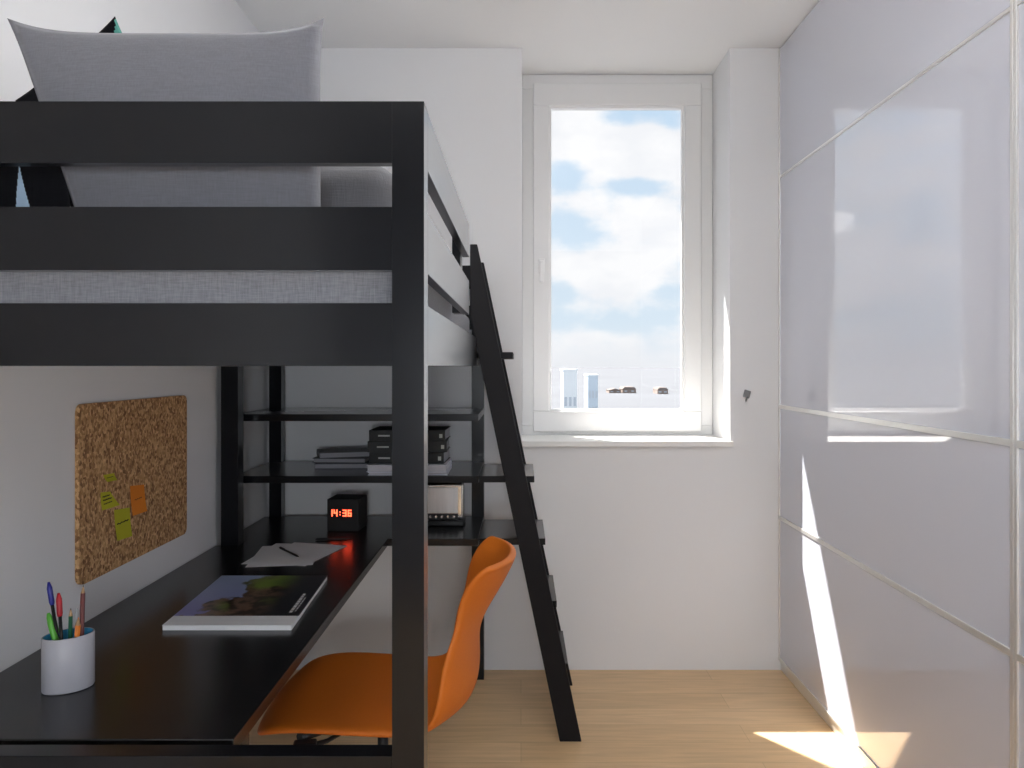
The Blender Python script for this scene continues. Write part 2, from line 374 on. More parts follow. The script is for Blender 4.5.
# ------------------------------------------------------------------ ladder
lad = thing('loft_ladder', 'black wooden ladder leaning on the open side of the loft bed', 'ladder', (.18, 3.05, 0))
def lad_poly():
    R = lambda z: .217 - .21 * z
    pts = [(R(0), 0), (R(1.781), 1.781), (-.1825, 1.781), (-.1825, (.139 + .1825) / .21), (R(0) - .078, 0)]
    return pts
for y0 in (2.805, 3.296):
    link('stringer', prism([(x - .18, z) for x, z in lad_poly()], y0 - 3.05, y0 + .030 - 3.05, 'Y', .0025), M['ladder'], lad)
for z, xr, wdt in ((1.397, -.030, .124), (.9335, .050, .2065), (.700, .091, .2475), (.467, .134, .090), (.233, .176, .086)):
    a, b = .217 - .21 * z - .074, .217 - .21 * z - .008          # housed in the stringer along this stretch
    a = max(a, xr - wdt + .001)
    pts = [(xr - wdt, 2.93), (a, 2.93), (a, 2.8355), (b, 2.8355), (b, 2.93), (xr, 2.93), (xr, 3.2955), (xr - wdt, 3.2955)]
    link('tread', prism([(x - .18, y - 3.05) for x, y in pts], z - .024, z, 'Z', .0015), M['ladder' if z > 1.2 else 'black'], lad)

# ------------------------------------------------------------------ bedding
def pillow(name, P, T, m, n=28, pin=(.06, .06), sharp=4, par=None, face_mat=None, edge=.85, pw=2.0, top_only=False):
    """P(u,v) -> point on the mid surface (u,v in -1..1), and a unit normal P.n; T = greatest half thickness"""
    bm = bmesh.new(); g = {}
    for side in (1, -1):
        for i in range(n + 1):
            for j in range(n + 1):
                rim = i in (0, n) or j in (0, n)
                if side == -1 and rim: g[side, i, j] = g[1, i, j]; continue
                u, v = -1 + 2 * i / n, -1 + 2 * j / n
                uu = u * (1 - pin[0] * (1 - abs(v) ** sharp)); vv = v * (1 - (0 if top_only and v < 0 else pin[1]) * (1 - abs(u) ** sharp))
                t = T * ((1 - abs(u) ** pw) * (1 - abs(v) ** pw)) ** edge + .0025 * (0 if rim else 1)
                p, nn = P(uu, vv)
                g[side, i, j] = bm.verts.new(p + nn * (side * t))
    for side in (1, -1):
        for i in range(n):
            for j in range(n):
                q = [g[side, i, j], g[side, i + 1, j], g[side, i + 1, j + 1], g[side, i, j + 1]]
                f = bm.faces.new(q if side == -1 else q[::-1]); f.smooth = True
                if face_mat: f.material_index = face_mat(-1 + (2 * i + 1) / n, -1 + (2 * j + 1) / n, side)
    bmesh.ops.recalc_face_normals(bm, faces=bm.faces[:])
    return link(name, bm, m, par)
def quad(bl, br, tr, tl):
    bl, br, tr, tl = map(Vector, (bl, br, tr, tl)); nn = ((br - bl).cross(tl - bl)).normalized()
    def P(u, v):
        a, b = (u + 1) / 2, (v + 1) / 2
        return (bl * (1 - a) + br * a) * (1 - b) + (tl * (1 - a) + tr * a) * b, nn
    return P
def q4(px, Y0, Y1):
    """corners given where they appear; bottom edge at depth Y0, top edge at depth Y1"""
    return [(PX(x, y), y, PZ(v, y)) for (x, v), y in zip(px, (Y0, Y0, Y1, Y1))]
c = q4(((86, 249), (323, 249), (324, 18), (7, 18)), 1.44, 1.49)
tag(pillow('pillow', quad(*c), .055, M['pillow'], pin=(.022, .135), sharp=5, edge=.6, top_only=True), 'large grey linen pillow standing upright behind the top end rail', 'pillow')
bm = BX(-.86, -.279, 1.75, 2.22, 1.561, 1.812, bev=.07, seg=6)
o = link('folded_duvet', bm, M['duvet'], smooth=True); tag(o, 'dark grey folded duvet lying behind the upright linen pillow', 'duvet')
A = Vector((-.839, 1.62, 2.068)); d1 = Vector((-.764, 0, -.645)) * .27; d2 = Vector((.447, 0, -.894)) * .365
def leafA(u, v, s): return 1 if (1 - (u + 1) / 2) * d1.x + (1 - (v + 1) / 2) * d2.x > .002 else 0      # teal right-hand half of the print
Pa = quad(A + d1 + d2, A + d2, A, A + d1)
tag(pillow('cushion', Pa, .035, [M['blackcloth'], M['teal']], pin=(.03, .03), n=60, face_mat=leafA), 'black and teal cushion with its pointed top corner poking up behind the grey pillow', 'cushion')
def leafC(u, v, s):
    # leaf print: a pale wedge with its tip pointing up
    v0, v1 = -.50, .20
    return 1 if v0 < v < v1 and abs(u - .045 + .06 * v) < .19 * (v1 - v) / (v1 - v0) else 0
Pc = quad(*[(PX(x, y), y, PZ(v, y)) for (x, v), y in zip(((-18, 256), (75, 256), (64, 116), (-16, 104)), (1.515, 1.515, 1.525, 1.525))])
tag(pillow('cushion', Pc, .022, [M['blackcloth'], M['paleblue']], pin=(.03, .03), n=110, face_mat=leafC), 'black cushion with a pale blue leaf print behind the left end rail', 'cushion')

# ------------------------------------------------------------------ orange swivel chair
YC = 2.10
ch = thing('desk_chair', 'orange moulded shell swivel chair pulled up to the black desk', 'chair', (-.37, YC, 0))
rows = [  # centre x, z ; edge x, z ; half width
    (-.645, .440, -.628, .440, .185), (-.638, .456, -.622, .454, .222), (-.605, .470, -.588, .467, .244), (-.54, .474, -.520, .474, .252),
    (-.44, .466, -.440, .470, .256), (-.33, .457, -.335, .464, .254), (-.25, .450, -.265, .460, .251), (-.185, .450, -.218, .472, .247),
    (-.138, .466, -.196, .508, .242), (-.114, .505, -.188, .565, .232), (-.108, .565, -.178, .635, .216), (-.114, .630, -.152, .690, .198),
    (-.100, .685, -.146, .735, .190), (-.062, .745, -.140, .778, .194), (-.030, .800, -.112, .824, .202), (-.014, .838, -.080, .843, .200), (-.010, .846, -.070, .848, .187)]
nu = 13
bm = bmesh.new(); grid = []
for (cx, cz, ex, ez, hw) in rows:
    r = []
    for k in range(nu):
        u = -1 + 2 * k / (nu - 1); w = abs(u) ** 2.3
        r.append(bm.verts.new((cx + (ex - cx) * w + .37, u * hw, cz + (ez - cz) * w)))
    grid.append(r)
for a, b in zip(grid, grid[1:]):
    for k in range(nu - 1):
        bm.faces.new((a[k], a[k + 1], b[k + 1], b[k])).smooth = True
sh = link('seat_shell', bm, M['orange'], ch, smooth=True)
md = sh.modifiers.new('thick', 'SOLIDIFY'); md.thickness = .020; md.offset = -1
md = sh.modifiers.new('sub', 'SUBSURF'); md.levels = md.render_levels = 2
bm = bmesh.new(); box(bm, -.155, .13, -.07, .07, .385, .425, .01)
for s in (-1, 1):
    tube(bm, [(-.09, s * .03, .405), (-.14, s * .12, .424), (-.175, s * .17, .431)], .012)
    tube(bm, [(.05, s * .03, .405), (.06, s * .12, .414), (.065, s * .17, .422)], .012)
mech = link('tilt_mechanism', bm, M['plastic'], ch)
bm = bmesh.new(); tube(bm, [(-.09, -.06, .395), (-.12, -.12, .398), (-.135, -.165, .412)], .006); 
t = bmesh.new(); box(t, -.028, .028, -.016, .016, -.008, .008, .005); merge(bm, t, 0, Matrix.Translation((-.158, -.185, .420)) @ Matrix.Rotation(.15, 4, 'Z'))
link('height_lever', bm, M['plastic'], ch)
bm = CYL((0, 0, .20), (0, 0, .386), .014); link('gas_lift', bm, M['plastic'], ch)
bm = CYL((0, 0, .085), (0, 0, .22), .026); link('column', bm, M['plastic'], ch)
for k in range(5):
    a = 2 * PI * k / 5 + .3; ca, sa = math.cos(a), math.sin(a); bm = bmesh.new()
    tube(bm, [(ca * .02, sa * .02, .112), (ca * .15, sa * .15, .098), (ca * .27, sa * .27, .072)], [.022, .018, .013])
    lg = link('base_leg', bm, M['plastic'], ch)
    bm = bmesh.new(); w = Vector((-sa, ca, 0)); p = Vector((ca * .27, sa * .27, .0265))
    cyl(bm, p - w * .022, p - w * .006, .0255); cyl(bm, p + w * .006, p + w * .022, .0255); cyl(bm, p - w * .01, p + w * .01, .012); cyl(bm, p, p + Vector((0, 0, .05)), .006)
    link('caster', bm, M['plastic'], lg)

# ------------------------------------------------------------------ cork board with notes
YB0, YB1, ZB0, ZB1 = 1.936, 2.560, .800, 1.250
def rrect(y0, y1, z0, z1, r, n=6):
    pts = []
    for cy, cz, a0 in ((y1 - r, z1 - r, 0), (y0 + r, z1 - r, PI / 2), (y0 + r, z0 + r, PI), (y1 - r, z0 + r, 1.5 * PI)):
        pts += [(cy + r * math.cos(a0 + k * PI / 2 / n), cz + r * math.sin(a0 + k * PI / 2 / n)) for k in range(n + 1)]
    return pts
bm = prism(rrect(YB0, YB1, ZB0, ZB1, .022), XL + .0005, XL + .011, 'X')
tag(link('cork_board', bm, M['cork']), 'brown cork pinboard with rounded corners hanging on the left wall', 'pinboard')
XB = XL + .0112
def wy(px): return -XB * F / (CX - px)
def note(name, pts, m, ink, label, lines):
    P = [(wy(x), PZ(y, wy(x))) for x, y in pts]
    t = thing(name, label, 'sticky note', (XB, P[0][0], P[0][1]), group='sticky notes on the cork board')
    # a sheet stuck along its top edge, lower edge lifting a little from the cork
    bl, br, tr, tl = [Vector((0, p[0] - P[0][0], p[1] - P[0][1])) for p in P]
    bm = bmesh.new(); n = 6; fr, bk = [], []
    for j in range(n + 1):
        b = j / n; lift = .0006 + .006 * (1 - b) ** 2
        row = []
        for i in range(3):
            a = i / 2; p = (bl * (1 - a) + br * a) * (1 - b) + (tl * (1 - a) + tr * a) * b
            row.append((bm.verts.new(p + Vector((lift, 0, 0))), bm.verts.new(p + Vector((lift - .0004, 0, 0)))))
        fr.append(row)
    for j in range(n):
        for i in range(2):
            bm.faces.new((fr[j][i][0], fr[j][i + 1][0], fr[j + 1][i + 1][0], fr[j + 1][i][0])); bm.faces.new((fr[j][i][1], fr[j + 1][i][1], fr[j + 1][i + 1][1], fr[j][i + 1][1]))
    bmesh.ops.recalc_face_normals(bm, faces=bm.faces[:])
    link('note_sheet', bm, m, t)
    bm = bmesh.new()
    for (a0, a1, b, r) in lines:
        q = []
        for k in range(9):
            a = a0 + (a1 - a0) * k / 8; bb_ = b + .02 * math.sin(k * 2.4) + .10 * (a - a0)
            p = (bl * (1 - a) + br * a) * (1 - bb_) + (tl * (1 - a) + tr * a) * bb_
            q.append(p + Vector((.0009 + .006 * (1 - bb_) ** 2, 0, 0)))
        tube(bm, q, r, 5)
    link('handwriting', bm, ink, t)
    return t
note('sticky_note', ((105, 482), (115, 480), (114, 473), (103, 475)), M['yellow'], M['ink'], 'smallest yellow sticky note, topmost of the yellow notes on the cork board', ((.2, .8, .5, .0008),))
note('sticky_note', ((99.8, 510.5), (117.5, 505), (110, 491.5), (100.5, 492.5)), M['yellow'], M['ink'], 'yellow sticky note with slanted right edge, left of the orange note', ((.15, .75, .72, .0016), (.15, .8, .52, .0016), (.15, .7, .30, .0012)))
note('sticky_note', ((115, 541), (130, 536), (129.5, 507.5), (114, 510)), M['yellow'], M['ink'], 'largest yellow sticky note, lowest on the cork board', ((.12, .85, .52, .0016),))
note('sticky_note', ((130.5, 516), (145, 511), (144, 484.5), (130, 486)), M['onote'], M['redink'], 'orange sticky note on the cork board', ((.25, .75, .5, .0010),))

# ------------------------------------------------------------------ pen cup
CUY = 1.572; CUA = 38; cup_c = Vector((PX(68.5, CUY), CUY, DT))
cup = thing('pen_cup', 'white oval pen cup with blue inside near the front of the desk', 'cup', cup_c, math.radians(CUA))
A_, B_, HC = .047, .036, .108
def oval_shell(a, b, z0, z1, wall, inner):
    bm = bmesh.new(); n = 48
    def rg(a, b, z): return [bm.verts.new((a * math.cos(2 * PI * k / n), b * math.sin(2 * PI * k / n), z)) for k in range(n)]
    if inner:
        rs = [rg(a - wall, b - wall, z1 - .0006), rg(a - wall, b - wall, z0 + .006)]; cap = [rs[-1]]
    else:
        rs = [rg(a - .002, b - .002, z0), rg(a, b, z0 + .003), rg(a, b, z1 - .001), rg(a - .001, b - .001, z1), rg(a - wall + .0006, b - wall + .0006, z1), rg(a - wall + .0003, b - wall + .0003, z0 + .005)]; cap = [rs[0], rs[-1]]
    for p, q in zip(rs, rs[1:]):
        for k in range(n): bm.faces.new((p[k], p[(k + 1) % n], q[(k + 1) % n], q[k])).smooth = True
    for c_ in cap: bm.faces.new(c_)
    bmesh.ops.recalc_face_normals(bm, faces=bm.faces[:])
    return bm
link('cup_body', oval_shell(A_, B_, 0, HC, .003, False), M['cup'], cup)
bm = oval_shell(A_, B_, 0, HC, .003, True)
for f in bm.faces: f.normal_flip()
link('cup_lining', bm, M['cupin'], cup)
PG = 'pens and pencils in the white oval cup'
def stick(name, top, bot, dyt, dyb, kind, mats, label, cat, r):
    Tp = Vector((PX(top[0], CUY + dyt), CUY + dyt, PZ(top[1], CUY + dyt)))
    Rm = Vector((PX(bot[0], CUY + dyb), CUY + dyb, PZ(bot[1], CUY + dyb)))
    d = (Rm - Tp).normalized(); L = (DT + .0085 + r * .3 - Tp.z) / d.z; Bt = Tp + d * L
    ca, sa = math.cos(math.radians(CUA)), math.sin(math.radians(CUA)); o_ = Bt - cup_c
    lx, ly = o_.x * ca + o_.y * sa, -o_.x * sa + o_.y * ca
    k = math.hypot(lx / (A_ - .006 - r), ly / (B_ - .006 - r))
    if k > 1: lx /= k; ly /= k
    Bt = Vector((cup_c.x + lx * ca - ly * sa, cup_c.y + lx * sa + ly * ca, Bt.z)); d = (Bt - Tp).normalized(); L = (Bt - Tp).length
    t = thing(name, label, cat, Bt, group=PG); w = -d
    O = Vector((0, 0, 0)); up = w * L
    if kind == 'ballpoint':
        link('barrel', CYL(O, w * (L - .042), r * .72, seg=12), mats[1], t)
        bm = bmesh.new(); tube(bm, [w * (L - .046), w * (L - .040), w * (L - .012), w * L], [r * .9, r * 1.15, r * 1.15, r * .45], 12); link('cap', bm, mats[0], t)
    elif kind == 'pencil':
        link('barrel', CYL(O, w * (L - .016), r, seg=6, smooth=False), mats[0], t)
        tp = link('sharpened_tip', CYL(w * (L - .016), w * (L - .004), r * .92, r * .3, seg=12), M['wood'], t)
        link('lead', CYL(w * (L - .004), w * L, r * .3, r * .08, seg=8), mats[1], tp)
    else:
        bm = bmesh.new(); tube(bm, [O, w * (L - .02), w * (L - .008), w * L], [r, r, r * .8, r * .4], 14); link('barrel', bm, mats[0], t)
        q = w.orthogonal().normalized()
        bm = bmesh.new(); tube(bm, [w * (L - .004) + q * r, w * (L - .006) + q * r * 1.5, w * (L - .045) + q * r * 1.35], r * .22, 6); link('clip', bm, mats[1], t)
    return t
stick('ballpoint_pen', (48.6, 582), (58, 641), .0, -.005, 'ballpoint', (M['blue'], M['plastic']), 'blue-capped ballpoint pen leaning left in the pen cup', 'pen', .0045)
stick('ballpoint_pen', (58.6, 593), (60.5, 641), .0, -.018, 'ballpoint', (M['red'], M['plastic']), 'red-capped ballpoint pen standing in the pen cup', 'pen', .0048)
stick('marker_pen', (48.2, 613), (54.5, 640), .0, -.022, 'marker', (M['lime'], M['lime']), 'thick lime green pen at the left rim of the pen cup', 'pen', .0065)
stick('pencil', (70.8, 608), (70.3, 641), .008, -.006, 'pencil', (M['dgreen'], M['ink']), 'dark green pencil standing in the middle of the pen cup', 'pencil', .0042)
stick('pencil', (78.6, 617), (77.8, 641), -.004, -.014, 'pencil', (M['porange'], M['porange']), 'short orange pencil at the front right of the pen cup', 'pencil', .0052)
stick('pencil', (83.2, 585), (81.6, 641), .010, .004, 'pencil', (M['maroon'], M['ink']), 'tall maroon pencil at the right of the pen cup', 'pencil', .0043)
stick('slim_pen', (77.2, 608), (75.5, 641), .016, .010, 'marker', (M['greyp'], M['greyp']), 'slim grey pen between the green and orange pencils', 'pen', .0026)

# ------------------------------------------------------------------ magazine, papers, pens on the desk
MZ = .011
mg = thing('magazine', 'thick landscape magazine with a printed photo cover lying on the desk', 'magazine', (-.735, 2.13, DT))
q = [Vector((x + .735, y - 2.13)) for x, y in ((-.874, 1.912), (-.560, 1.912), (-.585, 2.365), (-.902, 2.365))]
def mz(u, v): p = (q[0] * (1 - u) + q[1] * u) * (1 - v) + (q[3] * (1 - u) + q[2] * u) * v; return (p.x, p.y)
bulge = lambda v: .002 * math.sin(v * 9)
bm = prism([mz(0, 0), mz(1, 0)] + [mz(1 + bulge(v), v) for v in (.2, .35, .5, .65, .8)] + [mz(1, 1), mz(0, 1)], 0, MZ, 'Z')
link('pages', bm, M['paper'], mg)
bm = prism([mz(-.004, -.003), mz(1.004, -.003), mz(1.004, .16), mz(-.004, .16)], MZ + .0002, MZ + .0012, 'Z'); link('cover_band', bm, M['paper'], mg)
cv = link('cover', prism([mz(-.004, .16), mz(1.004, .16), mz(1.004, 1.003), mz(-.004, 1.003)], MZ + .0002, MZ + .0012, 'Z'), M['cover'], mg)
bm = bmesh.new()
for (u0, u1, v0, v1) in ((.905, .93, .22, .56), (.945, .955, .24, .5)):
    k = v0
    while k < v1:
        ln = random.uniform(.025, .05); t = prism([mz(u0, k), mz(u1, k), mz(u1, k + ln), mz(u0, k + ln)], MZ + .0012, MZ + .0016, 'Z'); merge(bm, t); k += ln + .014
link('cover_lettering', bm, M['whiteprint'], cv)

PGp = 'loose sheets of paper on the desk'
sheets = ((-.800, 2.672, 8, 0, 'lowest white sheet of paper, its left corner showing under the others on the desk'),
          (-.795, 2.690, -4, .0006, 'middle white sheet of paper in the small fan of sheets on the desk'),
          (-.760, 2.690, -14, .0012, 'topmost white sheet of paper on the desk, under the black pen'))
for x, y, a, dz, lab in sheets:
    bm = BX(-.105, .105, -.1485, .1485, 0, .0004)
    o = link('paper_sheet', bm, M['paper'], loc=(x, y, DT + dz)); o.rotation_euler.z = math.radians(a); tag(o, lab, 'paper', PGp)
def pen(x, y, a, z, L, label, m):
    t = thing('ballpoint_pen', label, 'pen', (x, y, z), math.radians(a))
    r = .0035
    bm = bmesh.new(); tube(bm, [(-L / 2, 0, r * 1.05), (-L / 2 + .008, 0, r * 1.05), (L / 2 - .02, 0, r * 1.05), (L / 2 - .004, 0, r * 1.05), (L / 2, 0, r * 1.05)], [r * .8, r, r, r * .4, r * .15], 12)
    link('barrel', bm, m, t)
    bm = BX(-L / 2 + .006, -L / 2 + .044, -.0012, .0012, r * 2.05, r * 2.5, bev=.0004); link('clip', bm, M['steel'] if m != M['plastic'] else M['plastic'], t)
p0 = Vector((PX(277.5, 2.775), 2.775)); p1 = Vector((PX(301.5, 2.61), 2.61)); dd = p1 - p0
pen(*( (p0 + p1) / 2), math.degrees(math.atan2(dd.y, dd.x)), DT + .0017, .17, 'black ballpoint pen lying across the white sheets of paper', M['plastic'])
pen(PX(333, 2.90), 2.905, 4, DT, .13, 'black pen lying on the desk in front of the alarm clock', M['plastic'])

# ------------------------------------------------------------------ alarm clock
ck = thing('alarm_clock', 'black cube alarm clock with red digits reading 14:36 on the desk', 'clock', (PX(344, 3.06), 3.12, DT), math.radians(-4))
S = .125
link('casing', BX(-S / 2, S / 2, -S / 2, S / 2, 0, S, bev=.003), M['clock'], ck)
bm = bmesh.new(); SEG = {'1': 'bc', '4': 'fgbc', '3': 'abgcd', '6': 'afgedc'}
def digit(ch_, x, z, w, h, t):
    P = {'a': (x, x + w, z + h - t, z + h), 'd': (x, x + w, z, z + t), 'g': (x, x + w, z + h / 2 - t / 2, z + h / 2 + t / 2), 'f': (x, x + t, z + h / 2, z + h),
         'e': (x, x + t, z, z + h / 2), 'b': (x + w - t, x + w, z + h / 2, z + h), 'c': (x + w - t, x + w, z, z + h / 2)}
    for s in SEG[ch_]: a = P[s]; box(bm, a[0], a[1], -S / 2 - .0012, -S / 2 - .0001, a[2], a[3])
hh, ww, tt, zz = .026, .015, .0042, .058
xs = -.047
digit('1', xs - .008, zz, ww, hh, tt); digit('4', xs + .011, zz, ww, hh, tt)
for k in (.007, .017): box(bm, xs + .0345, xs + .0385, -S / 2 - .0012, -S / 2 - .0001, zz + k - .002, zz + k + .002)
digit('3', xs + .047, zz, ww, hh, tt); digit('6', xs + .067, zz, ww, hh, tt)
plabel(link('digits', bm, M['led'], ck), 'glowing red digits')

# ------------------------------------------------------------------ chrome radio on the desk return
rd = thing('table_radio', 'silver metal box radio with a row of buttons on the desk behind the post', 'radio', (-.352, 3.20, DT))
w2, dep, hr = .118, .10, .172
link('base', BX(-w2 + .004, w2 + .004, -.045, .055, 0, .022, bev=.005), M['plastic'], rd)
link('housing', BX(-w2, w2, -.04, .05, .0225, hr, bev=.012, seg=4), M['steel'], rd)
link('front_panel', BX(-w2 + .012, w2 - .020, -.0445, -.0405, .052, hr - .016, bev=.0015), M['brushed'], rd)
link('control_strip', BX(-w2 + .012, w2 - .020, -.0430, -.0405, .026, .050, bev=.001), M['plastic'], rd)
for k in range(8):
    x = w2 - .036 - k * .024
    link('button', CYL((x, -.0432, .038), (x, -.0500, .038), .0062, .005, seg=14), M['steel'], rd)

# ------------------------------------------------------------------ books on the middle shelf
SH = .9338
def book(x, y, z, a, w, d, t, cm, pm, label, group, title=False, spine=None):
    b = thing('book', label, 'book', (x, y, z), math.radians(a), group)
    bm = bmesh.new(); c_ = .0025
    box(bm, -w / 2, w / 2, -d / 2, d / 2, 0, c_, .0006); box(bm, -w / 2, w / 2, -d / 2, d / 2, t - c_, t, .0006)
    if spine == 'front': box(bm, -w / 2, w / 2, -d / 2, -d / 2 + c_, c_, t - c_)
    else: box(bm, -w / 2, w / 2, d / 2 - c_, d / 2, c_, t - c_)
    link('cover', bm, cm, b)
    y0, y1 = (-d / 2 + c_ + .0002, d / 2 - .004) if spine == 'front' else (-d / 2 + .004, d / 2 - c_ - .0002)
    link('pages', BX(-w / 2 + .004, w / 2 - .004, y0, y1, c_ + .0001, t - c_ - .0001), pm, b)
    if title:
        bm = bmesh.new(); box(bm, -w / 2 + .035, -w / 2 + .08, -d / 2 - .0006, -d / 2 - .0001, t * .42, t * .56); link('spine_lettering', bm, M['silverprint'], b)
        link('spine_mark', BX(w / 2 - .022, w / 2 - .010, -d / 2 - .0006, -d / 2 - .0001, t * .3, t * .65), M['silverprint'], b)
    return b
GL, GR = 'books in the low left stack on the shelf', 'books in the tall right stack on the shelf'
z = SH
for (x, y, a, w, d, t, cm, pm, lab) in ((-.715, 3.205, 2, .225, .155, .022, 'bookgrey', 'greypages', 'slate grey book at the bottom of the low left stack on the shelf'),
        (-.725, 3.215, -3, .215, .155, .020, 'bookdark', 'greypages', 'middle book of the low left stack on the shelf'),
        (-.728, 3.215, 18, .205, .15, .024, 'bookdark', 'greypages', 'charcoal book lying askew on top of the low left stack')):
    book(x, y, z, a, w, d, t, M[cm], M[pm], lab, GL); z += t + .0003
z = SH
for (x, y, a, w, d, t, cm, pm, lab, ti) in ((-.428, 3.055, 1, .300, .215, .012, 'bookwhite', 'pages', 'thin white book at the very bottom of the tall right stack', 0),
        (-.430, 3.052, 0, .302, .215, .027, 'bookwhite', 'pages', 'thick white book under the black books of the tall right stack', 0),
        (-.432, 3.080, -2, .285, .20, .043, 'bookblack', 'greypages', 'lowest black book of the tall right stack, resting on the white books', 1),
        (-.436, 3.082, 2, .300, .20, .042, 'bookblack', 'greypages', 'middle black book of the three in the tall right stack', 1),
        (-.432, 3.082, -1, .290, .20, .042, 'bookblack', 'greypages', 'topmost black book of the tall right stack on the shelf', 1)):
    book(x, y, z, a, w, d, t, M[cm], M[pm], lab, GR, ti, 'front' if ti else None); z += t + .0003

# ------------------------------------------------------------------ hook on the back wall
hk = thing('wall_hook', 'small tilted grey metal hook on the wall right of the window', 'hook', ((746.5 - CX) / F * D, D, PZ(394, D)))
t = bmesh.new(); box(t, -.014, .014, -.010, -.0005, -.017, .017, .002); t.transform(Matrix.Rotation(.28, 4, 'Y')); link('hook_plate', t, M['hook'], hk)
bm = bmesh.new(); tube(bm, [(-.003, -.010, -.012), (-.006, -.022, -.022), (-.010, -.028, -.030), (-.012, -.036, -.022)], .0028, 8); link('hook_prong', bm, M['hook'], hk)

# ------------------------------------------------------------------ added fill lights out of view: pendant above, globe behind the camera
LX, LY = 0.0, 1.80
cl = thing('pendant_fill', 'added fill light shaped as a round white pendant, unseen beside the loft bed', 'lamp', (LX, LY, CEIL))
link('ceiling_rose', CYL((0, 0, -.025), (0, 0, -.0005), .05, seg=32), M['handle'], cl)
link('cord', CYL((0, 0, -.301), (0, 0, -.0255), .004, seg=10), M['handle'], cl)
link('fill_shade', CYL((0, 0, -.40), (0, 0, -.3015), .19, .17, seg=48), M['lamp'], cl)
GX, GY, GZ_, GR_ = .10, -1.25, 1.25, .14
fl = thing('globe_fill', 'added fill light shaped as a white globe on a slim stand, unseen behind the camera', 'lamp', (GX, GY, 0))  # added behind the camera to light the bed front and the shelves
link('base', CYL((0, 0, 0), (0, 0, .02), .15, seg=40), M['handle'], fl)
link('pole', CYL((0, 0, .02), (0, 0, GZ_ - GR_ - .0005), .012), M['handle'], fl)
bm = bmesh.new(); bmesh.ops.create_uvsphere(bm, u_segments=32, v_segments=16, radius=GR_)
for v in bm.verts: v.co.z += GZ_
link('fill_shade', bm, M['globe'], fl, smooth=True)
sun = bpy.data.lights.new('sun', 'SUN'); sun.energy = 14.5; sun.angle = math.radians(.55); sun.color = (1, .965, .91)
so = bpy.data.objects.new('sun', sun); COL.objects.link(so)
so.rotation_euler = Vector((.60, -.80, -1.406)).to_track_quat('-Z', 'Y').to_euler(); so.location = (-3, 8, 9)

# ------------------------------------------------------------------ outside: hazy plain and a few buildings
GZ = -9.0
bm = bmesh.new(); vs = [bm.verts.new(p) for p in ((-2500, 12, GZ), (2500, 12, GZ), (2500, 5000, GZ), (-2500, 5000, GZ))]; bm.faces.new(vs)
struct(link('ground', bm, M['ground']))
def building(name, px0, px1, ytop, Y, label, wallm, roof, group, dep=10, rows=0):
    x0, x1, zt = PX(px0, Y), PX(px1, Y), PZ(ytop, Y)
    b = thing(name, label, 'building', ((x0 + x1) / 2, Y, GZ), group=group); w = (x1 - x0) / 2; h = zt - GZ
    if roof:
        link('walls', BX(-w, w, 0, dep, 0, h * .62), wallm, b)
        link('roof', prism([(-w * 1.06, h * .62), (w * 1.06, h * .62), (0, h)] if roof == 'gable' else [(-w * 1.05, h * .62), (w * 1.05, h * .62), (w * .7, h), (-w * .7, h)], -.4, dep + .4, 'Y'), M['houseroof'], b)
        n = max(2, int(w / 1.8))
        for k in range(n): x = -w + (k + .5) * 2 * w / n; link('window', BX(x - .5, x + .5, -.08, -.001, h * .22, h * .42), M['pane'], b)
    else:
        link('walls', BX(-w, w, 0, dep, 0, h), wallm, b); link('parapet', BX(-w - .1, w + .1, -.1, dep + .1, h, h + .3), M['haze'], b)
        for r in range(rows):
            for k in range(3): x = -w + (k + .5) * 2 * w / 3; link('window', BX(x - w * .18, x + w * .18, -.08, -.001, 1.2 + r * 3, 2.6 + r * 3), M['pane'], b)
    return b
GB = 'apartment blocks outside the window'; GH = 'houses on the plain outside the window'
building('apartment_block', 563.5, 577, 371, 120, 'pale tall block on the left seen through the window', M['haze'], None, GB, 9, 2)
building('apartment_block', 588, 598, 376, 150, 'blue-grey block right of the pale tall block through the window', M['hazeblue'], None, GB, 9, 2)
building('house', 609, 621, 388.5, 300, 'left house of the distant row seen through the window', M['housewall'], 'gable', GH)
building('house', 622.5, 636, 387, 300, 'long brown roofed house in the middle of the distant plain', M['housewall'], 'hip', GH)
building('house', 657.5, 668, 387.5, 290, 'brown house standing alone on the right of the distant plain', M['housewall'], 'hip', GH)

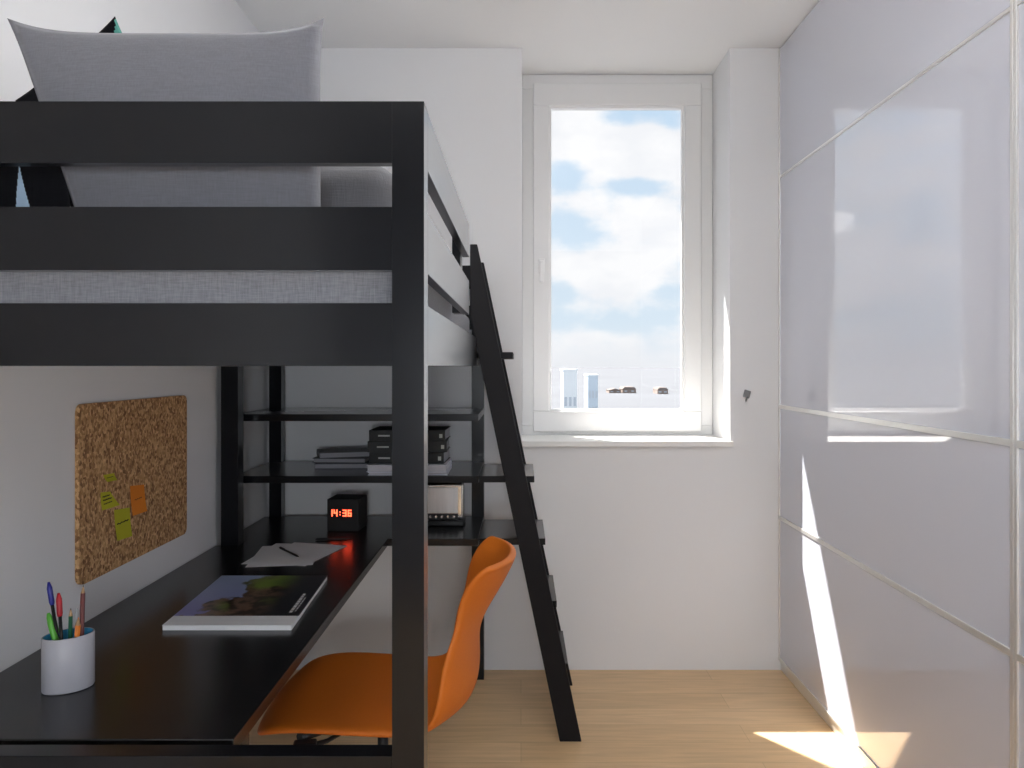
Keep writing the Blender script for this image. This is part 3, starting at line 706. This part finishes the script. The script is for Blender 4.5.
# ------------------------------------------------------------------ sky
w = bpy.data.worlds.new('sky'); SC.world = w; w.use_nodes = True
nt = w.node_tree; nt.nodes.clear(); N = nt.nodes.new; L = nt.links.new
out = N('ShaderNodeOutputWorld'); bg = N('ShaderNodeBackground'); L(bg.outputs[0], out.inputs['Surface'])
tc = N('ShaderNodeTexCoord'); sp = N('ShaderNodeSeparateXYZ'); L(tc.outputs['Generated'], sp.inputs[0])
mp = N('ShaderNodeMapping'); mp.inputs['Scale'].default_value = (1, 1, 1.9); mp.inputs['Location'].default_value = (3.1, .4, 1.7); L(tc.outputs['Generated'], mp.inputs['Vector'])
n1 = N('ShaderNodeTexNoise'); n1.inputs['Scale'].default_value = 9; n1.inputs['Detail'].default_value = 7; n1.inputs['Roughness'].default_value = .55; L(mp.outputs[0], n1.inputs['Vector'])
def gauss(px, py, sx, sy, amp):
    """a clearer patch of sky in the direction that lies at (px,py) of the view"""
    d = Vector(((px - CX) / F, 1, (CY - py) / F)).normalized()
    s = N('ShaderNodeVectorMath'); s.operation = 'SUBTRACT'; s.inputs[1].default_value = d; L(tc.outputs['Generated'], s.inputs[0])
    m_ = N('ShaderNodeVectorMath'); m_.operation = 'MULTIPLY'; m_.inputs[1].default_value = (F / sx, F / sx, F / sy); L(s.outputs[0], m_.inputs[0])
    l = N('ShaderNodeVectorMath'); l.operation = 'LENGTH'; L(m_.outputs[0], l.inputs[0])
    r = N('ShaderNodeMapRange'); r.interpolation_type = 'SMOOTHSTEP'; r.inputs['From Min'].default_value = 1.6; r.inputs['From Max'].default_value = 0
    r.inputs['To Min'].default_value = 0; r.inputs['To Max'].default_value = amp; L(l.outputs['Value'], r.inputs['Value']); return r.outputs['Result']
acc = n1.outputs['Fac']
for g in ((630, 115, 40, 12, -.22), (570, 178, 22, 14, -.22), (635, 187, 35, 9, -.2), (585, 228, 48, 26, -.30), (560, 290, 20, 16, -.18), (668, 296, 30, 18, -.22), (620, 322, 60, 13, -.22),
          (600, 140, 60, 26, .20), (655, 160, 36, 22, .2), (650, 232, 45, 28, .2), (610, 268, 45, 22, .18), (575, 330, 26, 18, .1), (670, 120, 14, 10, -.1)):
    a = N('ShaderNodeMath'); a.operation = 'ADD'; L(acc, a.inputs[0]); L(gauss(*g), a.inputs[1]); acc = a.outputs[0]
cf = N('ShaderNodeMapRange'); cf.interpolation_type = 'SMOOTHSTEP'; cf.inputs['From Min'].default_value = .33; cf.inputs['From Max'].default_value = .56; L(acc, cf.inputs['Value'])
hz = N('ShaderNodeMapRange'); hz.inputs['From Min'].default_value = 0; hz.inputs['From Max'].default_value = .32; L(sp.outputs['Z'], hz.inputs['Value'])
blue = N('ShaderNodeMix'); blue.data_type = 'RGBA'; blue.inputs['A'].default_value = (.72, .83, .92, 1); blue.inputs['B'].default_value = (.55, .72, .90, 1); L(hz.outputs[0], blue.inputs['Factor'])
n3 = N('ShaderNodeTexNoise'); n3.inputs['Scale'].default_value = 14; n3.inputs['Detail'].default_value = 4; L(mp.outputs[0], n3.inputs['Vector'])
cc = N('ShaderNodeMix'); cc.data_type = 'RGBA'; cc.inputs['A'].default_value = (.90, .915, .95, 1); cc.inputs['B'].default_value = (.98, .985, 1, 1)
cr = N('ShaderNodeMapRange'); cr.inputs['From Min'].default_value = .4; cr.inputs['From Max'].default_value = .6; L(n3.outputs['Fac'], cr.inputs['Value']); L(cr.outputs[0], cc.inputs['Factor'])
sk = N('ShaderNodeMix'); sk.data_type = 'RGBA'; L(cf.outputs[0], sk.inputs['Factor']); L(blue.outputs['Result'], sk.inputs['A']); L(cc.outputs['Result'], sk.inputs['B'])
hb = N('ShaderNodeMapRange'); hb.interpolation_type = 'SMOOTHSTEP'; hb.inputs['From Min'].default_value = .06; hb.inputs['From Max'].default_value = -.01; L(sp.outputs['Z'], hb.inputs['Value'])
sf = N('ShaderNodeMix'); sf.data_type = 'RGBA'; sf.inputs['B'].default_value = (.84, .86, .90, 1); L(hb.outputs[0], sf.inputs['Factor']); L(sk.outputs['Result'], sf.inputs['A'])
L(sf.outputs['Result'], bg.inputs['Color']); bg.inputs['Strength'].default_value = .73

# ------------------------------------------------------------------ camera and view
cam = bpy.data.cameras.new('camera'); co = bpy.data.objects.new('camera', cam); COL.objects.link(co)
co.location = (0, 0, H); co.rotation_euler = (PI / 2, 0, 0)
cam.sensor_fit = 'HORIZONTAL'; cam.sensor_width = 36; cam.lens = F / 1024 * 36
cam.shift_x = -(CX - 512) / 1024; cam.shift_y = -(384 - CY) / 1024
cam.clip_start = .05; cam.clip_end = 8000
SC.camera = co
vs_ = SC.view_settings
SC.display_settings.display_device = 'sRGB'
vs_.view_transform = 'Standard'; vs_.look = 'None'; vs_.gamma = 1; vs_.use_curve_mapping = False; vs_.exposure = 0.50
